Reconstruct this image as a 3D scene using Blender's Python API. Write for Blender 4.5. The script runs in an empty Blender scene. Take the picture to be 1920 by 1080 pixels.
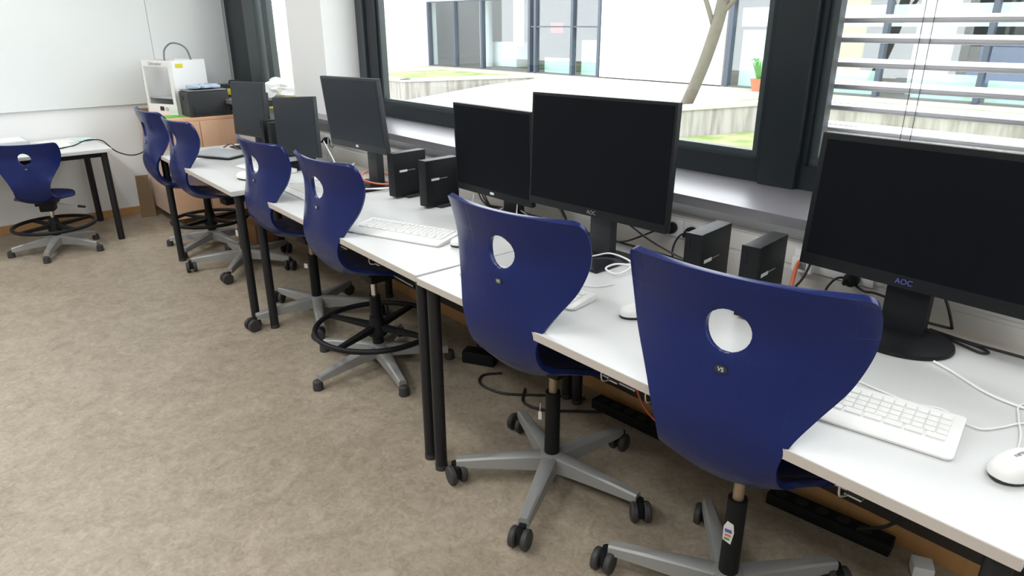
import bpy, bmesh, math, random
from mathutils import Vector, Matrix, noise
random.seed(7)
SC = bpy.context.scene
COL = SC.collection
PI = math.pi
R = math.radians

# ------------------------------------------------------------------ materials
def mat(name, col, rough=0.5, metal=0.0, spec=0.5, bump=None, var=None, coat=0.0):
    m = bpy.data.materials.new(name); m.use_nodes = True
    nt = m.node_tree; b = nt.nodes['Principled BSDF']
    b.inputs['Base Color'].default_value = (*col, 1)
    b.inputs['Roughness'].default_value = rough
    b.inputs['Metallic'].default_value = metal
    b.inputs['Specular IOR Level'].default_value = spec
    b.inputs['Coat Weight'].default_value = coat
    if var or bump:
        tc = nt.nodes.new('ShaderNodeTexCoord')
    if var:                                   # (scale, amount): soft procedural mottling
        n = nt.nodes.new('ShaderNodeTexNoise'); n.inputs['Scale'].default_value = var[0]
        n.inputs['Detail'].default_value = 6
        nt.links.new(tc.outputs['Object'], n.inputs['Vector'])
        r = nt.nodes.new('ShaderNodeMixRGB')
        k = var[1]
        r.inputs[1].default_value = (*[c * (1 - k) for c in col], 1)
        r.inputs[2].default_value = (*[min(1, c * (1 + k)) for c in col], 1)
        nt.links.new(n.outputs['Fac'], r.inputs[0]); nt.links.new(r.outputs[0], b.inputs['Base Color'])
    if bump:                                  # (scale, strength)
        n = nt.nodes.new('ShaderNodeTexNoise'); n.inputs['Scale'].default_value = bump[0]
        n.inputs['Detail'].default_value = 4
        nt.links.new(tc.outputs['Object'], n.inputs['Vector'])
        bp = nt.nodes.new('ShaderNodeBump'); bp.inputs['Strength'].default_value = bump[1]
        bp.inputs['Distance'].default_value = 0.002
        nt.links.new(n.outputs['Fac'], bp.inputs['Height']); nt.links.new(bp.outputs[0], b.inputs['Normal'])
    return m

def glass_mat(name, gloss=0.06, tint=(1, 1, 1)):
    m = bpy.data.materials.new(name); m.use_nodes = True
    nt = m.node_tree; nt.nodes.remove(nt.nodes['Principled BSDF'])
    out = nt.nodes['Material Output']
    t = nt.nodes.new('ShaderNodeBsdfTransparent'); t.inputs[0].default_value = (*tint, 1)
    g = nt.nodes.new('ShaderNodeBsdfGlossy'); g.inputs['Roughness'].default_value = 0.0
    lw = nt.nodes.new('ShaderNodeLayerWeight'); lw.inputs[0].default_value = 0.25
    mp = nt.nodes.new('ShaderNodeMapRange'); mp.inputs['To Min'].default_value = gloss; mp.inputs['To Max'].default_value = 0.6
    nt.links.new(lw.outputs['Facing'], mp.inputs['Value'])
    pw = nt.nodes.new('ShaderNodeMath'); pw.operation = 'POWER'; pw.inputs[1].default_value = 3
    nt.links.new(lw.outputs['Facing'], pw.inputs[0]); nt.links.new(pw.outputs[0], mp.inputs['Value'])
    mx = nt.nodes.new('ShaderNodeMixShader')
    nt.links.new(mp.outputs[0], mx.inputs[0]); nt.links.new(t.outputs[0], mx.inputs[1]); nt.links.new(g.outputs[0], mx.inputs[2])
    nt.links.new(mx.outputs[0], out.inputs[0])
    return m

def floor_mat():
    m = mat('linoleum', (.3, .25, .19), .42)
    nt = m.node_tree; b = nt.nodes['Principled BSDF']; tc = nt.nodes.new('ShaderNodeTexCoord')
    def nz(scale, det, dist=0.0, rough=.6):
        n = nt.nodes.new('ShaderNodeTexNoise'); n.inputs['Scale'].default_value = scale
        n.inputs['Detail'].default_value = det; n.inputs['Distortion'].default_value = dist; n.inputs['Roughness'].default_value = rough
        nt.links.new(tc.outputs['Object'], n.inputs['Vector']); return n
    n1 = nz(6, 6, 1.6, .65); n2 = nz(34, 6, 1.4, .7); n3 = nz(1.3, 4, .6); n4 = nz(95, 3, 1.5)
    r1 = nt.nodes.new('ShaderNodeValToRGB')
    r1.color_ramp.elements[0].position = .37; r1.color_ramp.elements[0].color = (.230, .187, .132, 1)
    r1.color_ramp.elements[1].position = .62; r1.color_ramp.elements[1].color = (.412, .348, .268, 1)
    ad = nt.nodes.new('ShaderNodeMath'); ad.operation = 'MULTIPLY_ADD'; ad.inputs[1].default_value = .5
    nt.links.new(n2.outputs['Fac'], ad.inputs[0])
    hf = nt.nodes.new('ShaderNodeMath'); hf.operation = 'MULTIPLY'; hf.inputs[1].default_value = .35
    nt.links.new(n1.outputs['Fac'], hf.inputs[0])
    h3 = nt.nodes.new('ShaderNodeMath'); h3.operation = 'MULTIPLY_ADD'; h3.inputs[1].default_value = .15
    nt.links.new(n3.outputs['Fac'], h3.inputs[0]); nt.links.new(hf.outputs[0], h3.inputs[2])
    nt.links.new(h3.outputs[0], ad.inputs[2]); nt.links.new(ad.outputs[0], r1.inputs[0])
    # fine pale and dark flecks
    r2 = nt.nodes.new('ShaderNodeValToRGB'); r2.color_ramp.elements[0].position = .64; r2.color_ramp.elements[1].position = .74
    nt.links.new(n4.outputs['Fac'], r2.inputs[0])
    mx = nt.nodes.new('ShaderNodeMixRGB'); mx.inputs[2].default_value = (.56, .49, .41, 1)
    k = nt.nodes.new('ShaderNodeMath'); k.operation = 'MULTIPLY'; k.inputs[1].default_value = .45
    nt.links.new(r2.outputs[0], k.inputs[0]); nt.links.new(k.outputs[0], mx.inputs[0])
    nt.links.new(r1.outputs[0], mx.inputs[1]); nt.links.new(mx.outputs[0], b.inputs['Base Color'])
    return m

def wood_mat(name, c1, c2, scale=1.0, rough=.45):
    m = mat(name, c1, rough); nt = m.node_tree; b = nt.nodes['Principled BSDF']
    tc = nt.nodes.new('ShaderNodeTexCoord'); mp = nt.nodes.new('ShaderNodeMapping')
    mp.inputs['Scale'].default_value = (9 * scale, 9 * scale, .7 * scale)
    n = nt.nodes.new('ShaderNodeTexNoise'); n.inputs['Scale'].default_value = 6; n.inputs['Detail'].default_value = 5
    r = nt.nodes.new('ShaderNodeMixRGB'); r.inputs[1].default_value = (*c1, 1); r.inputs[2].default_value = (*c2, 1)
    nt.links.new(tc.outputs['Object'], mp.inputs[0]); nt.links.new(mp.outputs[0], n.inputs['Vector'])
    nt.links.new(n.outputs['Fac'], r.inputs[0]); nt.links.new(r.outputs[0], b.inputs['Base Color'])
    return m

def shell_mat():
    m = mat('blue_plastic', (.0085, .0172, .100), .26, spec=.24)
    nt = m.node_tree; b = nt.nodes['Principled BSDF']
    uv = nt.nodes.new('ShaderNodeUVMap'); uv.uv_map = 'UVMap'
    sp = nt.nodes.new('ShaderNodeSeparateXYZ'); nt.links.new(uv.outputs[0], sp.inputs[0])
    def line(o):
        a = nt.nodes.new('ShaderNodeMath'); a.operation = 'MULTIPLY'; a.inputs[1].default_value = 1 / .085
        nt.links.new(o, a.inputs[0])
        f = nt.nodes.new('ShaderNodeMath'); f.operation = 'PINGPONG'; f.inputs[1].default_value = .5
        nt.links.new(a.outputs[0], f.inputs[0])
        s = nt.nodes.new('ShaderNodeMapRange'); s.inputs['From Min'].default_value = 0.0; s.inputs['From Max'].default_value = .022
        nt.links.new(f.outputs[0], s.inputs['Value']); return s.outputs[0]
    mn = nt.nodes.new('ShaderNodeMath'); mn.operation = 'MINIMUM'
    nt.links.new(line(sp.outputs['X']), mn.inputs[0]); nt.links.new(line(sp.outputs['Y']), mn.inputs[1])
    tc = nt.nodes.new('ShaderNodeTexCoord')
    n = nt.nodes.new('ShaderNodeTexNoise'); n.inputs['Scale'].default_value = 260; nt.links.new(tc.outputs['Object'], n.inputs['Vector'])
    ad = nt.nodes.new('ShaderNodeMath'); ad.operation = 'MULTIPLY_ADD'; ad.inputs[1].default_value = .18
    nt.links.new(n.outputs['Fac'], ad.inputs[0]); nt.links.new(mn.outputs[0], ad.inputs[2])
    bp = nt.nodes.new('ShaderNodeBump'); bp.inputs['Strength'].default_value = .22; bp.inputs['Distance'].default_value = .0015
    nt.links.new(ad.outputs[0], bp.inputs['Height']); nt.links.new(bp.outputs[0], b.inputs['Normal'])
    return m

def grass_mat():
    m = mat('grass_green', (.25, .40, .10), .9); nt = m.node_tree; b = nt.nodes['Principled BSDF']
    tc = nt.nodes.new('ShaderNodeTexCoord')
    n = nt.nodes.new('ShaderNodeTexNoise'); n.inputs['Scale'].default_value = 2.2; n.inputs['Detail'].default_value = 8
    nt.links.new(tc.outputs['Object'], n.inputs['Vector'])
    r = nt.nodes.new('ShaderNodeValToRGB')
    r.color_ramp.elements[0].position = .38; r.color_ramp.elements[0].color = (.13, .19, .05, 1)
    r.color_ramp.elements[1].position = .62; r.color_ramp.elements[1].color = (.27, .27, .14, 1)
    nt.links.new(n.outputs['Fac'], r.inputs[0]); nt.links.new(r.outputs[0], b.inputs['Base Color'])
    return m

def concrete_mat():
    m = mat('weathered_concrete', (.5, .48, .44), .9); nt = m.node_tree; b = nt.nodes['Principled BSDF']
    tc = nt.nodes.new('ShaderNodeTexCoord'); mp = nt.nodes.new('ShaderNodeMapping'); mp.inputs['Scale'].default_value = (6, 6, .8)
    n = nt.nodes.new('ShaderNodeTexNoise'); n.inputs['Scale'].default_value = 1.6; n.inputs['Detail'].default_value = 6
    nt.links.new(tc.outputs['Object'], mp.inputs[0]); nt.links.new(mp.outputs[0], n.inputs['Vector'])
    r = nt.nodes.new('ShaderNodeValToRGB')
    r.color_ramp.elements[0].position = .38; r.color_ramp.elements[0].color = (.23, .22, .19, 1)
    r.color_ramp.elements[1].position = .58; r.color_ramp.elements[1].color = (.36, .35, .32, 1)
    nt.links.new(n.outputs['Fac'], r.inputs[0]); nt.links.new(r.outputs[0], b.inputs['Base Color'])
    return m

M = dict(
    panel=mat('under_desk_shade', (.045, .036, .030), .6),
    intw=mat('bright_white_plastic', (.93, .93, .93), .35),
    wall=mat('wall_paint', (.82, .825, .82), .85, bump=(60, .15)),
    ceil=mat('ceiling_paint', (.85, .85, .84), .9),
    board=mat('whiteboard_enamel', (.83, .86, .86), .3),
    floor=floor_mat(),
    base=wood_mat('baseboard_wood', (.42, .22, .08), (.52, .29, .12)),
    beech=wood_mat('beech_veneer', (.70, .43, .27), (.78, .50, .33), .6),
    beech2=wood_mat('pale_veneer', (.62, .46, .36), (.68, .52, .42), .6),
    top=mat('white_laminate', (.63, .635, .63), .34, var=(30, .01)),
    edge=mat('edge_band', (.50, .45, .40), .5),
    black=mat('black_steel', (.013, .013, .015), .42, spec=.35),
    plastic=mat('black_plastic', (.010, .011, .012), .45, spec=.18, bump=(400, .1)),
    gloss=mat('black_gloss', (.010, .011, .014), .22, spec=.35),
    screen=mat('matte_screen', (.006, .007, .009), .42, spec=.05),
    screen2=mat('matte_screen_grey', (.018, .024, .031), .42, spec=.16),
    rubber=mat('caster_rubber', (.035, .034, .034), .6),
    alu=mat('grey_painted_alu', (.31, .31, .30), .42, metal=.25),
    chrome=mat('chrome', (.75, .72, .68), .18, metal=1),
    steel=mat('brushed_steel', (.62, .62, .62), .35, metal=.9),
    blue=shell_mat(),
    sill=mat('anthracite_laminate', (.17, .165, .18), .34, spec=1.0, var=(40, .05)),
    frame=mat('anthracite_frame', (.017, .022, .026), .38, spec=.3),
    frame2=mat('grey_frame', (.045, .058, .062), .4),
    duct=mat('duct_white', (.68, .66, .62), .45),
    white=mat('white_plastic', (.82, .82, .80), .38),
    key=mat('key_white', (.78, .78, .76), .5),
    usbw=mat('white_cable', (.80, .80, .80), .4),
    usbb=mat('black_cable', (.015, .015, .015), .45),
    orange=mat('orange_cable', (.72, .16, .07), .45),
    brown=mat('brown_cable', (.10, .045, .03), .5),
    darkgrey=mat('dark_grey_plastic', (.028, .031, .034), .5, spec=.35),
    midgrey=mat('mid_grey', (.20, .21, .22), .5),
    mark=mat('silver_mark', (.72, .73, .75), .3, metal=.3),
    purple=mat('purple_print', (.10, .10, .38), .4),
    ink=mat('grey_print', (.22, .22, .24), .6),
    dk=mat('black_print', (.02, .02, .02), .6),
    paper=mat('paper', (.80, .79, .76), .8),
    paperg=mat('pale_green_paper', (.55, .80, .74), .8),
    green=mat('green_card', (.14, .58, .04), .6),
    yellow=mat('yellow_paint', (.75, .66, .04), .6),
    red=mat('red_paint', (.70, .05, .06), .5),
    bluep=mat('blue_paint', (.02, .10, .30), .5),
    kraft=mat('kraft_brown', (.20, .135, .075), .8, var=(8, .2)),
    card=mat('cardboard', (.42, .22, .10), .8),
    silver=mat('silver_plastic', (.46, .48, .50), .4),
    bag=mat('white_film', (.85, .86, .86), .35),
    bluebag=mat('blue_white_film', (.45, .55, .68), .35),
    pink=mat('pink_card', (.72, .42, .33), .7),
    sticker=mat('sticker', (.7, .7, .68), .5),
    tan=mat('worn_lacquer', (.40, .30, .20), .3, metal=.5),
    # outdoors
    facade=mat('facade_render', (.78, .79, .80), .8),
    pave=mat('pale_paving', (.36, .335, .285), .9, var=(1.5, .10)),
    grass=grass_mat(), conc=concrete_mat(),
    coping=mat('concrete_coping', (.42, .41, .38), .85),
    bark=mat('tree_bark', (.12, .11, .085), .9, bump=(30, .6), var=(14, .35)),
    leaf=mat('leaf_green', (.08, .26, .06), .6),
    slat=mat('aluminium_slat', (.80, .80, .84), .30, metal=.6),
    fpost=mat('facade_mullion', (.045, .06, .085), .5),
    panelg=mat('frosted_green_panel', (.50, .66, .60), .5),
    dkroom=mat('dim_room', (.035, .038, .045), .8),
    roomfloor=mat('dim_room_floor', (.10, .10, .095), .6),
    glass=glass_mat('window_glass', .03),
    glass2=glass_mat('courtyard_glass', .10, (.92, .97, .97)),
    terracotta=mat('terracotta', (.45, .18, .10), .8),
)

# ------------------------------------------------------------------ mesh helpers
class MB:
    def __init__(s): s.bm = bmesh.new()
    def box(s, c, d, rz=0, bev=0, seg=2, mtx=None):
        r = bmesh.ops.create_cube(s.bm, size=1)
        vs = r['verts']
        bmesh.ops.scale(s.bm, vec=d, verts=vs)
        if bev:
            es = list({e for v in vs for e in v.link_edges})
            o = bmesh.ops.bevel(s.bm, geom=es, offset=bev, segments=seg, affect='EDGES', profile=.7)
            vs = list({v for f in o['faces'] for v in f.verts} | {v for v in vs if v.is_valid})
        m = Matrix.Translation(c) @ Matrix.Rotation(rz, 4, 'Z')
        if mtx is not None: m = mtx @ m
        bmesh.ops.transform(s.bm, matrix=m, verts=vs)
        return s
    def b2(s, x0, x1, y0, y1, z0, z1, bev=0, seg=2):
        return s.box(((x0 + x1) / 2, (y0 + y1) / 2, (z0 + z1) / 2), (x1 - x0, y1 - y0, z1 - z0), 0, bev, seg)
    def cyl(s, p0, p1, r, r2=None, n=20, cap=True):
        p0, p1 = Vector(p0), Vector(p1); d = p1 - p0
        q = d.to_track_quat('Z', 'Y').to_matrix().to_4x4()
        bmesh.ops.create_cone(s.bm, cap_ends=cap, segments=n, radius1=r, radius2=r if r2 is None else r2, depth=d.length,
                              matrix=Matrix.Translation((p0 + p1) / 2) @ q)
        return s
    def tube(s, pts, r, n=8, closed=False, sub=5):
        P = [Vector(p) for p in pts]
        if sub > 1 and len(P) > 2:
            Q = []; m = len(P)
            for i in range(m if closed else m - 1):
                a = P[(i - 1) % m] if closed or i > 0 else P[0] * 2 - P[1]
                b = P[i]; c = P[(i + 1) % m]
                d = P[(i + 2) % m] if closed or i + 2 < m else P[-1] * 2 - P[-2]
                for k in range(sub):
                    t = k / sub
                    Q.append(.5 * ((2 * b) + (c - a) * t + (2 * a - 5 * b + 4 * c - d) * t * t + (3 * b - a - 3 * c + d) * t ** 3))
            if not closed: Q.append(P[-1])
            P = Q
        m = len(P); rings = []; up = Vector((0, 0, 1)); prev = None
        for i in range(m):
            t = (P[(i + 1) % m] - P[i - 1]) if closed else (P[min(i + 1, m - 1)] - P[max(i - 1, 0)])
            if t.length < 1e-9: t = Vector((1, 0, 0))
            t.normalize()
            if prev is None:
                u = up if abs(t.z) < .95 else Vector((1, 0, 0))
                a = t.cross(u).normalized()
            else:
                a = (prev - t * prev.dot(t)).normalized()
            prev = a; b = t.cross(a)
            rings.append([s.bm.verts.new(P[i] + (a * math.cos(2 * PI * k / n) + b * math.sin(2 * PI * k / n)) * r) for k in range(n)])
        for i in range(m if closed else m - 1):
            A, B = rings[i], rings[(i + 1) % m]
            for k in range(n): s.bm.faces.new((A[k], A[(k + 1) % n], B[(k + 1) % n], B[k]))
        if not closed:
            s.bm.faces.new(rings[0][::-1]); s.bm.faces.new(rings[-1])
        return s
    def lathe(s, prof, n=32, c=(0, 0, 0), sx=1, sy=1):
        rings = []
        for r, z in prof:
            rings.append([s.bm.verts.new((c[0] + sx * r * math.cos(2 * PI * k / n), c[1] + sy * r * math.sin(2 * PI * k / n), c[2] + z)) for k in range(n)])
        for i in range(len(rings) - 1):
            A, B = rings[i], rings[i + 1]
            for k in range(n): s.bm.faces.new((A[k], A[(k + 1) % n], B[(k + 1) % n], B[k]))
        s.bm.faces.new(rings[0][::-1]); s.bm.faces.new(rings[-1])
        return s
    def prism(s, poly, z0, z1, mtx=None, bev=0):
        a = [s.bm.verts.new((x, y, z0)) for x, y in poly]; b = [s.bm.verts.new((x, y, z1)) for x, y in poly]
        n = len(poly); fs = [s.bm.faces.new(a[::-1]), s.bm.faces.new(b)]
        for k in range(n): fs.append(s.bm.faces.new((a[k], a[(k + 1) % n], b[(k + 1) % n], b[k])))
        vs = a + b
        if bev:
            es = list({e for v in b for e in v.link_edges if e.other_vert(v) in b})
            o = bmesh.ops.bevel(s.bm, geom=es, offset=bev, segments=2, affect='EDGES', profile=.6)
            vs = list({v for f in o['faces'] for v in f.verts} | {v for v in vs if v.is_valid})
        if mtx is not None: bmesh.ops.transform(s.bm, matrix=mtx, verts=vs)
        return s
    def mesh(s, name, m, smooth=35):
        bmesh.ops.recalc_face_normals(s.bm, faces=s.bm.faces)
        me = bpy.data.meshes.new(name); s.bm.to_mesh(me); s.bm.free()
        me.materials.append(m)
        if smooth:
            for p in me.polygons: p.use_smooth = True
            try: me.set_sharp_from_angle(angle=R(smooth))
            except Exception: pass
        return me
    def build(s, name, m, parent=None, loc=None, rot=None, smooth=35):
        return link(name, s.mesh(name, m, smooth), parent, loc, rot)

def link(name, me, parent=None, loc=None, rot=None):
    o = bpy.data.objects.new(name, me); COL.objects.link(o)
    if parent: o.parent = parent
    if loc is not None: o.location = loc
    if rot is not None: o.rotation_euler = rot
    return o
def tag(o, label=None, cat=None, group=None, kind=None):
    if label: o['label'] = label
    if cat: o['category'] = cat
    if group: o['group'] = group
    if kind: o['kind'] = kind
    return o
def thing(name, label, cat, loc=(0, 0, 0), rz=0, group=None):
    o = bpy.data.objects.new(name, None); COL.objects.link(o)
    o.empty_display_size = .05; o.location = loc; o.rotation_euler = (0, 0, rz)
    return tag(o, label, cat, group)
def struct(name, mb, m, parent=None, smooth=0):
    o = mb.build(name, m, parent, smooth=smooth)
    if not parent: o['kind'] = 'structure'
    return o
CACHE = {}
def cached(key, fn):
    if key not in CACHE: CACHE[key] = fn()
    return CACHE[key]
def text_mesh(txt, size, m, ext=.0003, key=None):
    c = bpy.data.curves.new('lettering', 'FONT'); c.body = txt; c.size = size; c.extrude = ext; c.align_x = 'CENTER'; c.align_y = 'CENTER'
    o = bpy.data.objects.new('lettering', c); COL.objects.link(o)
    dg = bpy.context.evaluated_depsgraph_get()
    me = bpy.data.meshes.new_from_object(o.evaluated_get(dg)); me.materials.clear(); me.materials.append(m)
    bpy.data.objects.remove(o); bpy.data.curves.remove(c)
    return me
FACE_FRONT = (PI / 2, 0, 0)      # lettering read from -y

# ------------------------------------------------------------------ room shell
XL, XR, YF, ZC = -6.42, 2.6, -4.2, 3.05
struct('floor', MB().b2(XL - .2, XR + .2, YF - .2, 2.36, -.12, 0), M['floor'])
struct('ceiling', MB().b2(XL - .2, XR + .2, YF - .2, 2.40, ZC, ZC + .15), M['ceil'])
struct('wall_left', MB().b2(XL - .2, XL, YF - .2, 2.40, 0, ZC), M['wall'])
struct('wall_right', MB().b2(XR, XR + .2, YF - .2, 2.40, 0, ZC), M['wall'])
struct('wall_front', MB().b2(XL - .2, XR + .2, YF - .2, YF, 0, ZC), M['wall'])
w = MB().b2(XL, XR, 2.02, 2.36, 0, .925)                         # parapet below the sill
w.b2(XL, XR, 2.06, 2.36, 2.62, ZC)                               # lintel
w.b2(-4.637, -4.14, 2.056, 2.36, .958, 2.62)                     # pillar between the windows
struct('wall_back', w, M['wall'])
struct('baseboard_left', MB().b2(XL, XL + .014, YF, 2.0, 0, .062, .003), M['base'])
struct('shade_panel', MB().b2(XL, XR, 2.010, 2.02, .062, .66), M['panel'])                        # dark panel added to deepen the shade under the desks
struct('baseboard_back', MB().b2(XL + .014, XR, 2.006, 2.02, 0, .062, .003), M['base'])
struct('trim_1', MB().b2(XL, XR, 1.935, 2.365, .925, .958, .004), M['sill'], smooth=35)   # window sill

ZT = 2.62
def window(name, x0, x1, left=.1, right=.1, sash=.06, extra=None):
    f = MB()
    f.b2(x0, x1, 2.30, 2.37, .9575, 1.040)
    f.b2(x0, x1, 2.30, 2.37, ZT - .09, ZT, .003)
    f.b2(x0, x0 + left, 2.30, 2.37, 1.040, ZT - .09, .003)
    f.b2(x1 - right, x1, 2.30, 2.37, 1.040, ZT - .09, .003)
    o = struct(name, f, M['frame'], smooth=35)
    a0, a1 = x0 + left, x1 - right
    g = MB()
    g.b2(a0, a1, 2.32, 2.36, 1.040, 1.065, .002); g.b2(a0, a1, 2.32, 2.36, ZT - .12, ZT - .09, .002)
    g.b2(a0, a0 + .03, 2.32, 2.36, 1.065, ZT - .12, .002); g.b2(a1 - .03, a1, 2.32, 2.36, 1.065, ZT - .12, .002)
    g.build('glazing_bead', M['frame2'], o)
    MB().b2(a0 + .03, a1 - .03, 2.338, 2.344, 1.065, ZT - .12).build('pane', M['glass'], o, smooth=0)
    if extra: extra(o)
    return o
def extra1(o):
    MB().b2(-6.40, -5.98, 2.295, 2.36, 1.0, ZT - .05, .003).build('frame_panel', M['frame'], o)
    MB().b2(-5.98, -5.76, 2.285, 2.36, 1.0, ZT - .05, .003).build('sash_post', M['frame2'], o)
    MB().b2(-5.66, -5.56, 2.31, 2.36, 1.04, ZT - .09, .003).build('mullion', M['frame2'], o)
window('window_1', -6.42, -4.637, .1, .06, extra=extra1)
def extra2(o):
    MB().b2(-4.138, -4.05, 2.285, 2.31, .958, ZT - .01, .003).build('cover_strip', M['frame2'], o)
window('window_2', -4.14, -1.285, .20, .03, extra=extra2)
struct('trim_2', MB().b2(-1.285, -1.148, 2.275, 2.39, .958, ZT, .004), M['frame'], smooth=35)   # post between windows
window('window_3', -1.148, 1.35, .02, .1)
struct('trim_3', MB().b2(1.35, XR, 2.10, 2.36, .958, ZT), M['wall'])

# exterior blind behind the right window
bl = thing('venetian_blind', 'exterior blind of wide aluminium slats lowered outside the right-hand window', 'blind', (0, 2.47, 0))
def slat_mesh():
    b = MB()                                      # double-ridged slat, outer edge higher than the lip on the room side
    prof = [(-.0395, -.012), (-.0428, -.0105), (-.044, -.002), (-.040, .0005), (-.030, .0018), (-.016, .0036), (-.009, .0042), (-.0075, -.0005), (-.001, -.0005), (.001, .0055),
            (.010, .0072), (.024, .0094), (.036, .0112), (.041, .0112), (.044, .008)]
    th = .0022; N = len(prof)
    L0, L1 = -1.215, 1.25
    rows = []
    for x in (L0, L1):
        rows.append([b.bm.verts.new((x, y, z + th)) for y, z in prof] + [b.bm.verts.new((x, y, z - th)) for y, z in reversed(prof)])
    A, B = rows
    for k in range(len(A)): b.bm.faces.new((A[k], A[(k + 1) % len(A)], B[(k + 1) % len(A)], B[k]))
    for ring in (A, B):
        for k in range(N - 1): b.bm.faces.new((ring[k], ring[k + 1], ring[2 * N - 2 - k], ring[2 * N - 1 - k]))
    return b.mesh('slat', M['slat'], 60)
sm = slat_mesh()
for k, z in enumerate((1.040, 1.100, 1.160, 1.232, 1.302, 1.376, 1.449, 1.513, 1.587, 1.66, 1.73, 1.80)):
    link('slat', sm, bl, (0, 0, z), (R(random.uniform(-2, 2)), R(random.uniform(-.18, .18)), 0))
MB().b2(-1.262, -1.22, -.05, .05, .96, 1.98, .003).build('guide_rail', M['frame'], bl)
for dx in (-.03, .0):
    MB().tube([(-.86 + dx, -.05, .97), (-.855 + dx, -.05, 1.25), (-.86 + dx, -.048, 1.9)], .0012, 5).build('ladder_cord', M['dk'], bl)

# cable duct under the sill
du = thing('cable_duct', 'white cable trunking running along the wall under the window sill', 'cable duct')
b = MB().b2(XL, 1.9, 1.988, 2.02, .66, .868, .003); b.build('duct_body', M['duct'], du)
b = MB().b2(XL, 1.9, 1.984, 1.988, .800, .862, .001).b2(XL, 1.9, 1.984, 1.988, .675, .786, .001); b.build('duct_lid', M['duct'], du)
def socket(x, z):
    s = MB().b2(x - .041, x + .041, 1.976, 1.984, z - .032, z + .032, .004)
    s.build('socket_plate', M['white'], du)
for x in (-4.04, -2.45, -1.50, -1.415, -1.33, -.92, -.84, -.76): socket(x, .823)

# ------------------------------------------------------------------ whiteboard
wb = thing('whiteboard', 'large blank white wall board covering the far wall', 'whiteboard', (XL, 0, 0))
MB().b2(0.004, .022, -2.6, 1.668, .895, 2.35, .002).build('board_panel', M['board'], wb)
MB().b2(0.004, .022, 1.671, 2.27, .895, 2.35, .002).build('board_wing', M['board'], wb)

# ------------------------------------------------------------------ desks
def desk(label, x0, y0, ang, W, D=.79, H=.735, hooks=(), legs=True):
    """x0,y0 = front left corner, ang = direction of the front edge"""
    t = thing('desk', label, 'desk', (x0, y0, 0), ang, 'white desks along the windows')
    MB().b2(0, W, 0, D, H - .024, H, .0015).build('desktop', M['top'], t)
    e = MB().b2(.002, W - .002, -.0016, .0004, H - .0232, H - .0012)
    e.build('edge_band', M['edge'], t)
    f = MB()
    f.b2(.05, W - .05, .07, .10, H - .062, H - .0245, .002); f.b2(.05, W - .05, D - .10, D - .07, H - .062, H - .0245, .002)
    f.b2(.03, .06, .06, D - .06, H - .062, H - .0245, .002); f.b2(W - .06, W - .03, .06, D - .06, H - .062, H - .0245, .002)
    f.build('under_frame', M['black'], t)
    for x in (.030, W - .034):
        for y in (.042, D - .05):
            l = MB().cyl((x, y, .006), (x, y, H - .0245), .0215, n=24).build('leg', M['black'], t)
            MB().cyl((x, y, 0), (x, y, .02), .0225, n=24).build('foot_cap', M['rubber'], l)
    for hx in hooks:
        h = MB().tube([(hx, .03, H - .025), (hx, .03, H - .062), (hx + .006, .045, H - .070), (hx + .02, .10, H - .070), (hx + .02, .115, H - .06), (hx + .02, .118, H - .025)], .0022, 6, sub=3)
        h.b2(hx + .002, hx + .034, .05, .112, H - .0715, H - .068)
        h.build('cable_bracket', M['steel'], t)
    return t
A1, A2 = R(-1.65), R(-1.75)
desk('white desk nearest the camera, with the round-based monitor and the front keyboard', -1.786, 1.133, 0, 1.665, hooks=(.777, .916, 1.375))
desk('middle white desk, butted against the left end of the nearest desk', -1.804 - 1.58 * math.cos(A2), 1.142 - 1.58 * math.sin(A2), A2, 1.58, D=.78, hooks=(1.2,))
desk('far white desk with the closed laptop, set slightly forward of the middle desk', -3.41 - 1.46 * math.cos(A1), 1.128 - 1.46 * math.sin(A1), A1, 1.46)

# small table on the far wall
t = thing('low_table', 'low white table with black legs against the far wall under the whiteboard', 'table', (-6.015, .43, 0))
MB().b2(-.385, .385, -.65, .65, .652, .676, .002).build('tabletop', M['top'], t)
f = MB().b2(.31, .335, -.60, .60, .615, .652, .002).b2(-.335, -.31, -.60, .60, .615, .652, .002).b2(-.335, .335, .575, .60, .615, .652, .002).b2(-.335, .335, -.60, -.575, .615, .652, .002)
f.build('under_frame', M['black'], t)
for x in (-.345, .335):
    for y in (-.60, .60):
        MB().cyl((x, y, 0), (x, y, .652), .023, n=20).build('leg', M['black'], t)

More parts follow.
